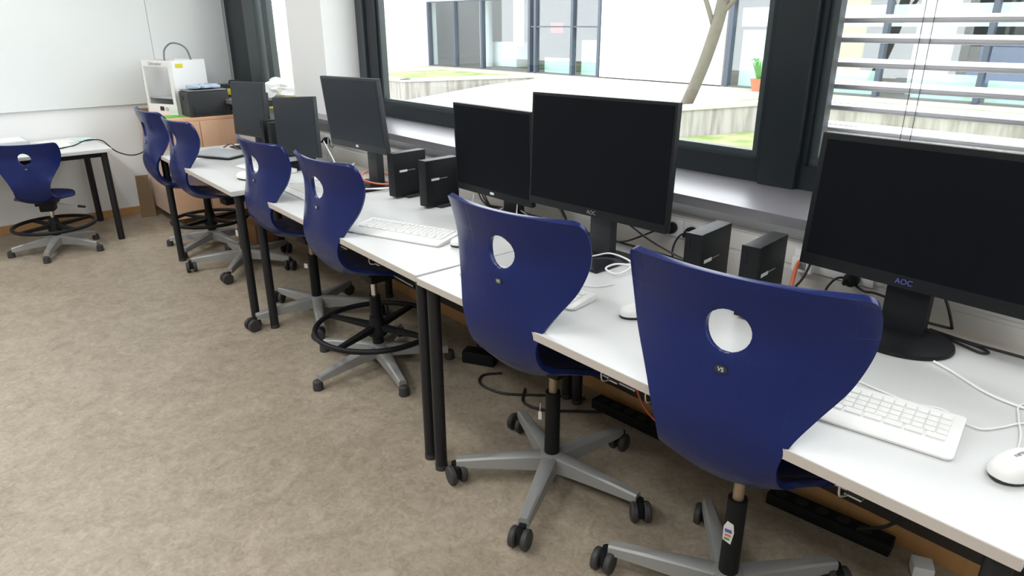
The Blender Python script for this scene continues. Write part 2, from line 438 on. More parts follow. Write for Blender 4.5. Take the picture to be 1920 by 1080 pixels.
# ------------------------------------------------------------------ swivel chairs
PATH = [(-.305, .545, .222, .040, 0), (-.3045, .540, .239, .050, 0), (-.302, .526, .248, .060, -.002), (-.292, .484, .2515, .067, -.002), (-.282, .424, .246, .066, 0),
        (-.291, .352, .222, .060, 0), (-.298, .285, .182, .034, 0), (-.301, .226, .150, .011, 0), (-.293, .166, .133, .004, .002), (-.274, .110, .134, .006, .012),
        (-.245, .071, .141, .012, .026), (-.209, .047, .152, .014, .038), (-.166, .038, .172, .008, .038), (-.115, .039, .197, 0, .026), (-.05, .048, .217, 0, .008),
        (.03, .063, .226, 0, -.012), (.095, .075, .215, 0, -.018), (.145, .083, .186, 0, -.016), (.172, .082, .140, 0, -.010), (.182, .076, .09, 0, -.004)]
HOLE = (.428, .0475)
def shell_mesh():
    NU, SUB = 44, 6
    P = PATH; rows = []
    for i in range(len(P) - 1):
        a = P[max(i - 1, 0)]; b = P[i]; c = P[i + 1]; d = P[min(i + 2, len(P) - 1)]
        for k in range(SUB):
            t = k / SUB
            rows.append([.5 * ((2 * q) + (r - p) * t + (2 * p - 5 * q + 4 * r - s) * t * t + (3 * q - p - 3 * r + s) * t ** 3) for p, q, r, s in zip(a, b, c, d)])
    rows.append(list(P[-1]))
    bm = bmesh.new(); uvl = bm.loops.layers.uv.new('UVMap'); G = []; U = {}
    s = 0; pr = None
    for r in rows:
        if pr: s += math.hypot(r[0] - pr[0], r[1] - pr[1])
        pr = r; L = []
        for j in range(NU + 1):
            u = -1 + 2 * j / NU
            v = bm.verts.new((r[2] * u, r[0] + r[3] * abs(u) ** 2.1, r[1] + r[4] * u * u))
            U[v] = (r[2] * u + .04, s); L.append(v)
        G.append(L)
    for i in range(len(G) - 1):
        for j in range(NU):
            f = bm.faces.new((G[i][j], G[i + 1][j], G[i + 1][j + 1], G[i][j + 1]))
            for l in f.loops: l[uvl].uv = U[l.vert]
    hz, hr = HOLE
    def inside(co, k=1.0): return co.y < -.1 and co.z > .3 and math.hypot(co.x, co.z - hz) < hr * k
    kill = [f for f in bm.faces if inside(f.calc_center_median())]
    bmesh.ops.delete(bm, geom=kill, context='FACES')
    for v in bm.verts:
        if v.is_boundary and v.co.z > .3 and math.hypot(v.co.x, v.co.z - hz) < hr * 1.6 and abs(v.co.x) < .1:
            d = Vector((v.co.x, 0, v.co.z - hz)); d.normalize()
            v.co.x = d.x * hr; v.co.z = hz + d.z * hr
    bmesh.ops.recalc_face_normals(bm, faces=bm.faces)
    me = bpy.data.meshes.new('shell'); bm.to_mesh(me); bm.free(); me.materials.append(M['blue'])
    for p in me.polygons: p.use_smooth = True
    # thickness + rounded rim, evaluated once and shared by every chair
    o = bpy.data.objects.new('seat_shell', me); COL.objects.link(o)
    so = o.modifiers.new('thick', 'SOLIDIFY'); so.thickness = .014; so.offset = 0
    bv = o.modifiers.new('round', 'BEVEL'); bv.width = .0055; bv.segments = 3; bv.limit_method = 'ANGLE'; bv.angle_limit = R(50)
    dg = bpy.context.evaluated_depsgraph_get()
    out = bpy.data.meshes.new_from_object(o.evaluated_get(dg)); bpy.data.objects.remove(o)
    for p in out.polygons: p.use_smooth = True
    return out
SHELL = shell_mesh()

def arm_mesh(r, ztip):
    """one spoke of the five-star base along +x"""
    b = MB(); rows = []
    for t in (0, .25, .5, .75, 1):
        x = .025 + (r - .02 - .025) * t
        wd = .030 - .012 * t; top = .112 - (.112 - ztip) * t ** 1.3; ht = .058 - .028 * t
        rows.append([b.bm.verts.new(p) for p in ((x, -wd, top - ht), (x, -wd * .9, top - .006), (x, -wd * .6, top), (x, wd * .6, top), (x, wd * .9, top - .006), (x, wd, top - ht))])
    for i in range(4):
        A, B = rows[i], rows[i + 1]
        for k in range(6): b.bm.faces.new((A[k], A[(k + 1) % 6], B[(k + 1) % 6], B[k]))
    b.bm.faces.new(rows[0][::-1]); b.bm.faces.new(rows[-1])
    return b.mesh('base_arm', M['alu'], 40)
def chair(label, x, y, rz, zseat, start, feet='caster', r=.352, scale=1.0, ring=None, notes=None, lever=1, so=(0, 0)):
    t = thing('swivel_chair', label, 'chair', (x, y, 0), 0, 'blue swivel chairs')
    z0 = zseat
    sh = link('seat_shell', SHELL, t, (so[0], so[1], z0), (0, 0, rz)); sh.scale = (scale, scale, scale)
    pl = link('maker_plate', cached('plate', lambda: MB().prism([(.0135 * math.cos(a) * (1 if abs(math.cos(a)) < .99 else .98), .0085 * math.sin(a)) for a in [2 * PI * k / 20 for k in range(20)]], -.001, .001).mesh('maker_plate', M['dk'])), sh, (0, -.3005, .347), (PI / 2 - .15, 0, 0))
    link('lettering', cached('VS', lambda: text_mesh('VS', .0125, M['mark'], .0006)), sh, (0, -.3018, .347), (PI / 2 - .15, 0, 0))
    # mechanism, lever, gas spring
    k = scale
    me = MB().box((0, 0, .018), (.15 * k, .20 * k, .040), bev=.008).box((0, -.01, -.022), (.11 * k, .13 * k, .050), bev=.012)
    me.build('tilt_mechanism', M['plastic'], t, (so[0] * .5, so[1] * .5, z0 - .002), (0, 0, rz))
    lv = MB().cyl((.05 * lever, .02, -.010), (.255 * lever * k, .06, -.055), .0048, n=10).build('height_lever', M['steel'], t, (so[0] * .5, so[1] * .5, z0 - .002), (0, 0, rz))
    if feet == 'glide':
        MB().cyl((.205 * lever * k, .0502, -.044), (.262 * lever * k, .0614, -.0565), .0095, .008, n=12).build('lever_grip', M['plastic'], lv)
    MB().cyl((0, 0, .20), (0, 0, z0 - .030), .0145, n=20).build('gas_spring', M['chrome'] if feet != 'caster' else M['tan'], t)
    ct = min(.35, z0 - .10)
    MB().cyl((0, 0, .10), (0, 0, ct), .0265, .0250, n=24).build('column', M['plastic'], t)
    MB().lathe([(.034, .052), (.046, .060), (.046, .098), (.040, .112), (.030, .116)], 28).build('base_hub', M['alu'], t)
    zt = .088 if feet == 'caster' else .068
    am = cached(('arm', r, zt), lambda: arm_mesh(r, zt))
    for i in range(5):
        a = R(start + 72 * i)
        ar = link('base_arm', am, t, None, (0, 0, a))
        px, py = r * math.cos(a) * .965, r * math.sin(a) * .965
        if feet == 'caster':
            ca = bpy.data.objects.new('caster', cached('hood', lambda: MB().cyl((0, 0, .045), (0, 0, .070), .012, n=12).box((.013, 0, .042), (.044, .020, .046), bev=.008).mesh('caster', M['plastic'])))
            COL.objects.link(ca); ca.parent = t; ca.location = (px, py, 0)
            ca.rotation_euler = (0, 0, random.uniform(-2.6, -.3) if i % 2 else random.uniform(-1.6, .8))
            wm = cached('wheel', lambda: MB().lathe([(.012, -.0105), (.028, -.0105), (.0335, -.006), (.0335, .006), (.030, .0105), (.012, .0105)], 28).mesh('wheel', M['rubber']))
            for sy in (-1, 1):
                link('wheel', wm, ca, (.018, sy * .0205, .0335), (PI / 2, 0, 0))
        else:
            link('glide', cached('glide', lambda: MB().lathe([(.0215, 0), (.0235, .003), (.021, .040), (.012, .046)], 20).mesh('glide', M['rubber'])), t, (px, py, 0))
    if ring:
        rr, rzz = ring
        g = MB(); g.tube([(rr * math.cos(2 * PI * i / 48), rr * math.sin(2 * PI * i / 48), rzz) for i in range(48)], .0125, 12, True, 1)
        fr = g.build('foot_ring', M['plastic'], t)
        MB().lathe([(.040, rzz - .045), (.046, rzz - .04), (.046, rzz - .01), (.034, rzz + .02), (.030, rzz + .05)], 28).build('ring_collar', M['plastic'], fr)
        for i in range(4):
            a = R(22 + 90 * i); c, s = math.cos(a), math.sin(a)
            n = Vector((-s, c, 0))
            sp = MB(); vv = []
            for q, (w, hh) in ((.038, (.016, .026)), (rr - .004, (.010, .016))):
                for sx, sz in ((-1, -1), (1, -1), (1, 1), (-1, 1)):
                    p = Vector((c * q, s * q, rzz - .004)) + n * w * sx + Vector((0, 0, hh / 2 * sz)); vv.append(sp.bm.verts.new(p))
            for k2 in range(4): sp.bm.faces.new((vv[k2], vv[(k2 + 1) % 4], vv[4 + (k2 + 1) % 4], vv[4 + k2]))
            sp.bm.faces.new(vv[3::-1]); sp.bm.faces.new(vv[4:])
            sp.build('spoke', M['plastic'], fr)
    if notes: notes(t)
    return t
def tag_note(dx, dy, z, h=.06, w=.012, string=True):
    def f(t):
        b = MB()
        if string: b.tube([(dx * .95, dy, z + h * .55), (dx, dy, z + h * .25), (dx * 1.02, dy, z)], .0014, 5)
        b.box((dx * 1.02, dy, z - h * .25), (w, .0016, h * .5), rz=.5)
        b.build('paper_tag', M['sticker'], t)
    return f
def sticker(t):
    o = MB().prism([(-.014, -.03), (.010, -.034), (.016, .006), (.012, .030), (-.006, .032), (-.015, .012)], -.0006, .0006).build('sticker', M['sticker'], t, (.0, -.0265, .255), FACE_FRONT)
    MB().box((0, .004, .0012), (.020, .010, .0008), rz=.2).build('print', M['purple'], o)
    MB().box((0, -.010, .0012), (.018, .007, .0008), rz=.2).build('print', M['orange'], o)
    MB().box((-.002, -.022, .0012), (.016, .006, .0008), rz=.2).build('print', M['leaf'], o)
chair('blue swivel chair nearest the camera, with a sticker on its column', -.735, 1.405, R(9), .512, -155, notes=sticker, so=(.035, 0))
chair('blue swivel chair on castors at the left end of the nearest desk', -1.45, 1.43, R(5.6), .500, -131, notes=tag_note(-.03, -.03, .27), so=(.066, -.012))
chair('blue swivel chair with foot ring at the right end of the middle desk', -2.615, 1.43, R(1.4), .494, -84.5, 'glide', .342, scale=.965, ring=(.278, .20), so=(.105, .005))
chair('blue swivel chair on castors at the left part of the middle desk', -3.36, 1.485, R(3), .496, -95, scale=.93, notes=tag_note(-.018, -.034, .30, .05, .022, False), so=(.14, -.035))
chair('blue swivel chair at the far desk, right of the last chair in the row', -4.46, 1.51, R(2), .492, -110, scale=.92, notes=tag_note(-.026, -.028, .24, .08, .02), so=(.13, -.095))
chair('last blue swivel chair in the desk row, in front of the wooden cabinet', -5.06, 1.50, R(1), .455, -128, 'glide', .325, ring=(.25, .20), so=(.17, -.068))
chair('small blue swivel chair with foot ring at the low table', -5.655, .63, R(68.6), .34, -97, 'glide', .30, .80, ring=(.25, .19), lever=1, so=(-.05, -.012))

# ------------------------------------------------------------------ monitors
def monitor(label, x, y, zb, W, Hh, yaw=0, tilt=0, roll=0, base='flat', bp=None, logo='AOC', lm='ink', scr='screen', bez=(.012, .012, .026), depth=.045, behind=.055, bev=.004, mats='plastic'):
    """x,y = bottom centre of the screen front, zb its height; stand goes down to the desk"""
    t = thing('monitor', label, 'monitor', (x, y, DZ), yaw)
    s, tp, bt = bez
    h0 = zb - DZ
    hd = bpy.data.objects.new('housing', MB().b2(-W / 2, W / 2, .0, .022, 0, Hh, bev).b2(-W / 2 + .05, W / 2 - .05, .020, depth, .06, Hh - .06, .012).mesh('housing', M[mats]))
    COL.objects.link(hd); hd.parent = t; hd.location = (0, 0, h0); hd.rotation_euler = (tilt, roll, 0)
    MB().b2(-W / 2 + s, W / 2 - s, -.0012, .004, bt, Hh - tp).build('screen', M[scr], hd, smooth=0)
    if logo == 'mark':
        MB().b2(-.012, .012, -.0016, .002, bt * .36, bt * .70, .0008).build('maker_mark', M['mark'], hd)
    elif logo:
        link('lettering', cached(('logo', logo, lm), lambda: text_mesh(logo, .019, M[lm], .0006)), hd, (0, -.0010, bt * .5), FACE_FRONT)
    if base == 'flat':
        n = MB().b2(-.045, .045, behind - .012, behind + .028, .010, h0 + Hh * .45, .006); n.build('stand_neck', M['darkgrey'], t)
        MB().b2(-.045 * .8, .045 * .8, .020, behind - .010, h0 + .10, h0 + .18, .004).build('mount', M['plastic'], t)
        MB().b2(-.12, .12, behind - .16, behind + .06, 0, .012, .004).build('stand_base', M['gloss'], t)
    else:
        n = MB().prism([(-.052, -.018), (.052, -.018), (.046, .03), (-.046, .03)], .01, h0 + .05, Matrix.Translation((0, behind, 0)), .004); n.build('stand_neck', M['plastic'], t)
        MB().b2(-.05, .05, .018, behind, h0 + .02, h0 + .16, .004).build('mount', M['plastic'], t)
        MB().lathe([(.128, 0), (.132, .004), (.130, .012), (.112, .017), (.06, .021), (.03, .022)], 48, (0, behind - .028, 0), 1.0, .86).build('stand_base', M['plastic'], t)
    return t
DZ = .735
monitor('monitor with a round base on the nearest desk, at the right edge of the photo', -.575, 1.77, .884, .545, .352, R(-1), R(-4), 0, 'round', logo='AOC', lm='purple', bez=(.016, .016, .034), behind=.062, bev=.005)
monitor('largest flat-based monitor, on the left half of the nearest desk', -1.548, 1.69, .886, .615, .394, R(1.2), R(-3), R(-.8), behind=.06, bez=(.010, .010, .028))
monitor('monitor partly hidden behind the largest screen, at the right end of the middle desk', -2.152, 1.75, .835, .48, .362, R(0), R(1.5), 0, behind=.11, logo='mark', bez=(.010, .010, .030))
monitor('tilted monitor with the tall thin stand on the middle desk, nearest the pillar', -3.075, 1.655, .924, .558, .342, R(-.4), R(4.6), R(-1.4), behind=.085, logo='mark', scr='screen2', bez=(.012, .010, .034), mats='darkgrey')
monitor('dark monitor at the left end of the middle desk, second from the cabinet', -3.80, 1.66, .797, .525, .325, R(1), R(-2), R(-4.5), behind=.06, logo=None, scr='screen2', bez=(.006, .006, .008), mats='darkgrey')
monitor('farthest monitor, on the far desk beside the laser printer', -4.60, 1.70, .812, .485, .345, R(3), R(-3), R(-2), behind=.06, logo=None, scr='screen2', bez=(.006, .006, .012), depth=.06, mats='darkgrey')

# ------------------------------------------------------------------ mini computers
def mini_pc(label, x, y, yaw):
    t = thing('mini_computer', label, 'computer', (x, y, DZ), yaw, 'black mini computers standing between the monitors')
    MB().b2(-.024, .024, .006, .184, .010, .212, .003).build('case', M['plastic'], t)
    f = MB().b2(-.026, .026, 0, .008, .010, .213, .002).build('front_panel', M['plastic'], t)
    MB().b2(-.020, -.008, -.001, .001, .165, .200).build('slot', M['plastic'], f)
    MB().b2(.0236, .0250, .030, .074, .122, .132, .0004).build('maker_mark', M['mark'], t)
    MB().b2(.0236, .0246, .078, .120, .126, .129).build('print', M['midgrey'], t)
    MB().b2(-.052, .052, .058, .142, 0, .010, .003).build('foot_stand', M['darkgrey'], t)
    return t
mini_pc('black mini computer nearest the camera, the right one of the front pair', -.905, 1.615, R(6))
mini_pc('black mini computer left of the front pair, beside the large monitor', -1.075, 1.60, R(6))
mini_pc('black mini computer on the middle desk, right of its pair, touching the half-hidden monitor', -2.512, 1.652, R(3))
mini_pc('black mini computer on the middle desk, left of its pair, beside the tilted monitor', -2.764, 1.648, R(4))
mini_pc('black mini computer farthest back, half hidden behind the far monitors', -4.30, 1.665, R(2))
mini_pc('black mini computer beside the farthest one, just left of the dark monitor', -4.17, 1.66, R(2))

# ------------------------------------------------------------------ keyboards and mice
def keyboard(label, x, y, yaw, W=.44, D=.158, cols=19):
    t = thing('keyboard', label, 'keyboard', (x, y, DZ), yaw)
    b = MB(); prof = [(-D / 2, .002), (-D / 2 - .001, .007), (-D / 2 + .006, .011), (D / 2 - .01, .021), (D / 2, .019), (D / 2, .002)]
    A = [b.bm.verts.new((-W / 2, yy, zz)) for yy, zz in prof]; B = [b.bm.verts.new((W / 2, yy, zz)) for yy, zz in prof]
    n = len(prof)
    for k in range(n): b.bm.faces.new((A[k], A[(k + 1) % n], B[(k + 1) % n], B[k]))
    b.bm.faces.new(A[::-1]); b.bm.faces.new(B)
    es = [e for e in b.bm.edges if abs(e.verts[0].co.x - e.verts[1].co.x) < 1e-6 and abs(e.verts[0].co.z - e.verts[1].co.z) < .006]
    cv = [e for e in b.bm.edges if abs(e.verts[0].co.y - e.verts[1].co.y) < .002 and abs(e.verts[0].co.x - e.verts[1].co.x) < 1e-6]
    bmesh.ops.bevel(b.bm, geom=cv, offset=.014, segments=4, affect='EDGES', profile=.5)
    b.build('keyboard_body', M['white'], t)
    # keys follow the slope
    key = cached('key', lambda: MB().b2(-.0086, .0086, -.0084, .0084, 0, .005, .0015).mesh('key', M['key']))
    sl = math.atan2(.010, D - .016)
    rows = [(D / 2 - .030, cols), (D / 2 - .053, cols), (D / 2 - .072, cols), (D / 2 - .091, cols), (D / 2 - .110, 11)]
    n = 0
    for ry, c in rows:
        for j in range(c):
            kx = -W / 2 + .020 + (W - .040) * (j + .5) / c
            zz = .011 + (ry + D / 2 - .006) * math.tan(sl) - .001
            o = link('key', key, t, (kx, ry, zz), (sl, 0, 0)); n += 1
            o.scale = ((W - .040) / c / .0195, 1, 1)
    return t
keyboard('white keyboard on the nearest desk, right of the front chair', -.520, 1.362, R(10.5), .45, .165)
keyboard('white keyboard mostly hidden behind the second chair from the camera', -1.495, 1.338, R(7), .47, .12, 18)
keyboard('white slanted keyboard on the middle desk between two blue chairs', -2.235, 1.372, R(20.5), .44, .17)
keyboard('white keyboard at the left part of the middle desk, behind two chair backs', -3.10, 1.40, R(-2), .44, .155)
keyboard('white keyboard on the far desk beside the closed laptop', -3.83, 1.48, R(10), .40, .14)
def mouse(label, x, y, yaw, s=1.0, txt=None):
    t = thing('computer_mouse', label, 'mouse', (x, y, DZ), yaw)
    def shape(z0, z1, grow=0):
        b = MB(); rings = []
        K = 7
        for i in range(K + 1):
            a = i / K * PI / 2
            k = math.cos(a) ** .75 if i < K else .05
            zz = z0 + (z1 - z0) * math.sin(a)
            rings.append([b.bm.verts.new((.031 * s * (k + grow) * math.copysign(abs(math.cos(q)) ** .8, math.cos(q)), .056 * s * (k + grow) * math.copysign(abs(math.sin(q)) ** .85, math.sin(q)) - .006 * s * math.sin(a), zz)) for q in [2 * PI * j / 28 for j in range(28)]])
        for i in range(K):
            A, B = rings[i], rings[i + 1]
            for j in range(28): b.bm.faces.new((A[j], A[(j + 1) % 28], B[(j + 1) % 28], B[j]))
        b.bm.faces.new(rings[0][::-1]); b.bm.faces.new(rings[-1]); return b
    shape(.009, .036 * s).build('mouse_shell', M['white'], t, smooth=60)
    b = MB().lathe([(.93, 0), (1.0, .003), (1.0, .009), (.9, .0095)], 28, (0, 0, 0), .031 * s, .056 * s).build('mouse_base', M['dk'], t)
    MB().cyl((-.003, .033 * s, .0275 * s), (.003, .033 * s, .0275 * s), .009, n=16).build('scroll_wheel', M['darkgrey'], t)
    if txt:
        link('lettering', text_mesh(txt, .0085, M['ink'], .0003), t, (0, -.006, .0366 * s), (0, 0, PI / 2))
    return t
mouse('white mouse at the right edge of the photo, on the nearest desk', -.197, 1.378, R(-14), 1.15, 'FUJITSU')
mouse('white mouse between the two nearest chair backs', -1.115, 1.43, R(-22), 1.05)
mouse('white mouse half hidden by the second chair, beside the slanted keyboard', -1.955, 1.46, R(-30))
mouse('white mouse on the far desk beside its front right corner', -3.655, 1.30, R(-75), 1.15)
mouse('small dark-bottomed mouse behind the closed laptop on the far desk', -4.42, 1.66, R(-60))

# ------------------------------------------------------------------ things on the far desk, cabinet, low table
lp = thing('laptop', 'closed grey laptop on the far desk', 'laptop', (-4.46, 1.45, DZ), R(28))
MB().b2(-.165, .165, -.115, .115, .004, .013, .003).build('laptop_base', M['darkgrey'], lp)
MB().b2(-.165, .165, -.115, .115, .0135, .021, .003).build('laptop_lid', M['silver'], lp)
def sheet(name, label, cat, x, y, z, rz, w, d, m, h=.0015, group=None):
    return tag(MB().b2(-w / 2, w / 2, -d / 2, d / 2, 0, h).build(name, m, None, (x, y, z), (0, 0, rz)), label, cat, group)
sheet('paper_sheet', 'loose sheet of paper between the laptop and the farthest monitor on the far desk', 'paper', -4.63, 1.53, DZ + .0005, .4, .21, .297, M['paper'])
sheet('paper_sheet', 'white sheet at the front left corner of the far desk', 'paper', -4.58, 1.34, DZ + .0005, .1, .30, .21, M['paper'])

cb = thing('wooden_cabinet', 'beech cabinet in the corner behind the last desk', 'cabinet', (-5.93, 1.83, 0))
MB().b2(-.41, .29, -.39, .14, .08, .815).build('carcass', M['beech2'], cb, smooth=0)
MB().b2(-.38, .16, -.32, .10, 0, .08).build('plinth', M['kraft'], cb)
MB().b2(-.415, .295, -.395, .145, .815, .838, .002).build('cabinet_top', M['beech'], cb)
for y0, y1 in ((-.388, -.128), (-.124, .138)):
    d = MB().b2(.29, .308, y0, y1, .085, .81, .002).build('door', M['beech'], cb)
    MB().cyl((.308, y1 - .04 if y0 < -.2 else y0 + .04, .45), (.322, y1 - .04 if y0 < -.2 else y0 + .04, .45), .008, n=12).build('knob', M['steel'], d)
ZCAB = .838

# box-shaped 3D printer
pr = thing('box_printer', 'white open-fronted 3D printer on the cabinet with a looping tube on top', 'printer', (-6.09, 1.715, ZCAB), R(24))
b = MB()
w2, hh = .166, .405
b.b2(-w2, w2, -.165, .165, 0, .018)                               # floor plate
MB().b2(w2 - .012, w2, -.150, .165, .018, hh).build('side_panel', M['intw'], pr)
b.b2(-w2, -w2 + .012, -.165, .165, .018, hh)                      # left side
MB().b2(-w2 + .012, w2 - .012, .153, .1645, .018, hh).build('back_panel', M['intw'], pr)
b.b2(-w2, w2, -.165, -.150, hh - .045, hh, .003)                  # front top bar
b.b2(-w2, w2, -.165, -.150, .018, .080, .003)                     # front bottom bar
b.b2(-w2, -w2 + .032, -.165, -.150, .080, hh - .045)
b.b2(w2 - .032, w2, -.165, -.150, .080, hh - .045)
b.build('printer_case', M['white'], pr)
MB().b2(-w2 + .012, w2 - .012, -.14, .14, .12, .126).build('build_plate', M['silver'], pr)
MB().b2(-.03, .03, -.03, .03, hh - .06, hh - .02, .004).build('print_head', M['darkgrey'], pr)
MB().b2(-.022, .022, -.167, -.164, .030, .062).build('display', M['dk'], pr)
MB().cyl((.055, -.166, .046), (.055, -.172, .046), .014, n=20).build('control_knob', M['silver'], pr)
link('lettering', text_mesh('Ultimaker', .036, M['ink'], .0006), pr, (-.0, -.1655, hh - .024), FACE_FRONT)
MB().tube([(-.06, -.02, hh - .03), (-.07, -.01, hh + .03), (-.06, .0, hh + .08), (-.01, .02, hh + .12), (.06, .04, hh + .115), (.105, .06, hh + .08), (.11, .08, hh + .02), (.10, .10, hh - .03)], .0065, 8).build('feed_tube', M['midgrey'], pr)
MB().b2(w2, w2 + .0012, -.12, -.05, hh - .055, hh - .025).build('warning_label', M['yellow'], pr)

lz = thing('laser_printer', 'dark grey laser printer on the front of the cabinet', 'printer', (-5.665, 1.66, ZCAB), 0)
# footprint corner at the desk side; body runs towards the window
MB().prism([(-.20, 0), (.0, 0), (.015, .015), (.015, .30), (-.20, .30)], .004, .185, None, .01).build('printer_body', M['darkgrey'], lz)
MB().b2(-.195, .005, .008, .295, .188, .197, .004).build('lid', M['midgrey'], lz)
MB().b2(.0155, .018, .03, .27, .02, .085, .001).build('paper_drawer', M['darkgrey'], lz)
MB().b2(-.17, -.10, -.003, .0, .12, .15, .001).build('control_panel', M['dk'], lz)
cr = MB()
for k in range(9):
    cr.box((-.06 + .03 * (k % 3), .09 + .06 * (k // 3), .212 + .006 * ((k * 5) % 3)), (.08, .10, .018), rz=.4 * k, bev=.006)
tag(cr.build('plastic_bag', M['bluebag'], None, (-5.72, 1.66, ZCAB)), 'crumpled blue and white bag lying on the laser printer', 'bag')
sheet('green_card', 'bright green card on the cabinet top', 'card', -5.82, 1.55, ZCAB + .0005, .2, .17, .20, M['green'])
sheet('pink_card', 'pink card beside the green card on the cabinet', 'card', -5.88, 1.475, ZCAB + .0025, .1, .14, .10, M['pink'])
sheet('wood_board', 'small brown board leaning out behind the white printer', 'board', -6.27, 1.50, ZCAB + .0005, 0, .10, .08, M['kraft'], .03)

# sill clutter by the first window
bg = MB(); bmesh.ops.create_icosphere(bg.bm, subdivisions=4, radius=1)
for v in bg.bm.verts:
    n = noise.noise(v.co * 2.2) * .22 + noise.noise(v.co * 5.5) * .10
    v.co = v.co * (1 + n); v.co = Vector((v.co.x * .25, v.co.y * .12, max(v.co.z, -.75) * .085 + .064))
tag(bg.build('plastic_sack', M['bag'], None, (-5.02, 2.125, .985)), 'bulging white plastic sack lying on the window sill beside the pillar', 'sack')
tag(MB().box((0, 0, .012), (.42, .26, .024), bev=.004).build('folder', M['dk'], None, (-5.05, 2.10, .958), (0, 0, .1)), 'dark folder under the white sack on the window sill', 'folder')
tag(MB().box((0, 0, .006), (.20, .14, .012), bev=.002).build('yellow_booklet', M['yellow'], None, (-4.72, 2.02, .958), (0, 0, .5)), 'yellow booklet sticking out in front of the white sack', 'booklet')
sk = thing('black_case', 'flat black case with yellow trim standing behind the farthest monitor', 'case', (-5.85, 2.10, .958), .15)
MB().box((0, 0, .045), (.30, .16, .09), bev=.008).build('case_body', M['plastic'], sk)
MB().box((.06, -.0805, .040), (.10, .003, .05)).build('trim_patch', M['yellow'], sk)
MB().tube([(-.1, 0, .088), (-.08, 0, .115), (.08, 0, .115), (.10, 0, .088)], .006, 8).build('carry_handle', M['plastic'], sk)

# floor items at the corner
bgk = MB()
bgk.prism([(-.055, -.05), (.055, -.05), (.055, .05), (-.055, .05)], 0, .34)
for v in bgk.bm.verts:
    if v.co.z > .2: v.co.y *= .3; v.co.x *= .86
tag(bgk.build('paper_bag', M['kraft'], None, (-6.27, 1.375, 0), (0, 0, R(80))), 'brown paper bag on the floor in the corner left of the cabinet', 'bag')
cbx = thing('cardboard_box', 'small cardboard box on the floor under the far desk', 'box', (-4.96, 1.80, 0), .1)
MB().b2(-.13, .13, -.09, .09, 0, .15, .002).build('box_body', M['card'], cbx)
MB().b2(-.13, .13, -.002, .0895, .15, .1525).build('flap', M['card'], cbx)
MB().b2(-.13, .13, -.0895, -.004, .15, .1525).build('flap', M['card'], cbx)

ZLT = .676
st = thing('storage_tray', 'flat silver grey device on the low table, left of the papers', 'tray', (-6.12, .50, ZLT), .04)
MB().b2(-.14, .14, -.20, .14, 0, .055, .006).build('tray_body', M['silver'], st)
MB().b2(-.12, .12, -.18, .12, .055, .060, .002).build('tray_lid', M['white'], st)
PG = 'papers on the low table'
sheet('paper_sheet', 'crumpled white paper on the low table beside the wall', 'paper', -6.22, .86, ZLT + .0005, .2, .21, .30, M['paper'], .004)
sheet('paper_sheet', 'large white plan sheet on the low table, under the cord', 'paper', -6.0, .78, ZLT + .0005, -.1, .30, .21, M['paper'], .001)
sheet('paper_sheet', 'pale green sheet at the right end of the low table', 'paper', -6.20, 1.01, ZLT + .006, .3, .18, .12, M['paperg'])
sheet('paper_sheet', 'pale green sheet in front of the silver device on the low table', 'paper', -5.83, .42, ZLT + .0005, .1, .21, .30, M['paperg'])
def cord(name, label, pts, r, m, cat='cable'):
    return tag(MB().tube(pts, r, 8).build(name, m, None, smooth=60), label, cat)
cord('power_cable', 'dark cord lying across the low table and hanging over its right end', [(-5.72, .62, .69), (-5.74, .68, .684), (-5.80, .74, .682), (-5.85, .82, .682), (-5.92, .90, .682), (-5.98, .98, .70), (-5.99, 1.04, .70), (-5.99, 1.10, .682), (-6.0, 1.17, .60), (-6.02, 1.26, .555), (-6.05, 1.34, .55), (-6.10, 1.40, .565)], .0045, M['usbb'])

# ------------------------------------------------------------------ cables on the desks
Z = DZ + .004
def zs(pts, z=Z): return [(x, y, z) for x, y in pts]
K = M['usbb']; Wc = M['usbw']
cord('power_cable', 'black cable along the back edge of the nearest desk, left of the round base', zs([(-.965, 1.86), (-.955, 1.895), (-.90, 1.912), (-.852, 1.914), (-.778, 1.918), (-.701, 1.918), (-.60, 1.915)]), .0036, K)
cord('power_cable', 'black cable looping right behind the round monitor base', zs([(-.566, 1.915), (-.50, 1.905), (-.445, 1.885), (-.405, 1.872), (-.392, 1.888), (-.42, 1.905), (-.48, 1.915), (-.54, 1.922)]), .0036, K)
cord('power_cable', 'long black cable along the desk back at the right edge of the photo', zs([(-.54, 1.927), (-.45, 1.915), (-.33, 1.918), (-.20, 1.92), (-.13, 1.92)], Z + .001), .0036, K)
cord('usb_cable', 'thick white cable running from the round base towards the right edge', zs([(-.462, 1.735), (-.42, 1.715), (-.381, 1.69), (-.335, 1.662), (-.29, 1.648), (-.22, 1.645), (-.13, 1.66)]), .0033, Wc)
cord('usb_cable', 'thin white mouse cable at the right edge of the nearest desk', zs([(-.215, 1.447), (-.228, 1.52), (-.25, 1.59), (-.262, 1.66), (-.20, 1.72), (-.13, 1.74)]), .0022, Wc)
cord('usb_cable', 'thin white keyboard cable curling right of the front keyboard', zs([(-.335, 1.487), (-.305, 1.484), (-.283, 1.489), (-.261, 1.526), (-.237, 1.575), (-.19, 1.60), (-.13, 1.60)]), .0022, Wc)
cord('usb_cable', 'thin grey-white cable lying behind the front keyboard', zs([(-.66, 1.46), (-.58, 1.50), (-.497, 1.495), (-.42, 1.49), (-.37, 1.51), (-.34, 1.50)]), .0020, Wc)
cord('power_cable', 'black cable hanging from the right-hand plug to the round-based monitor', [(-.78, 1.968, .80), (-.735, 1.955, .785), (-.70, 1.948, .79), (-.64, 1.93, .79), (-.57, 1.87, .80)], .0036, K)
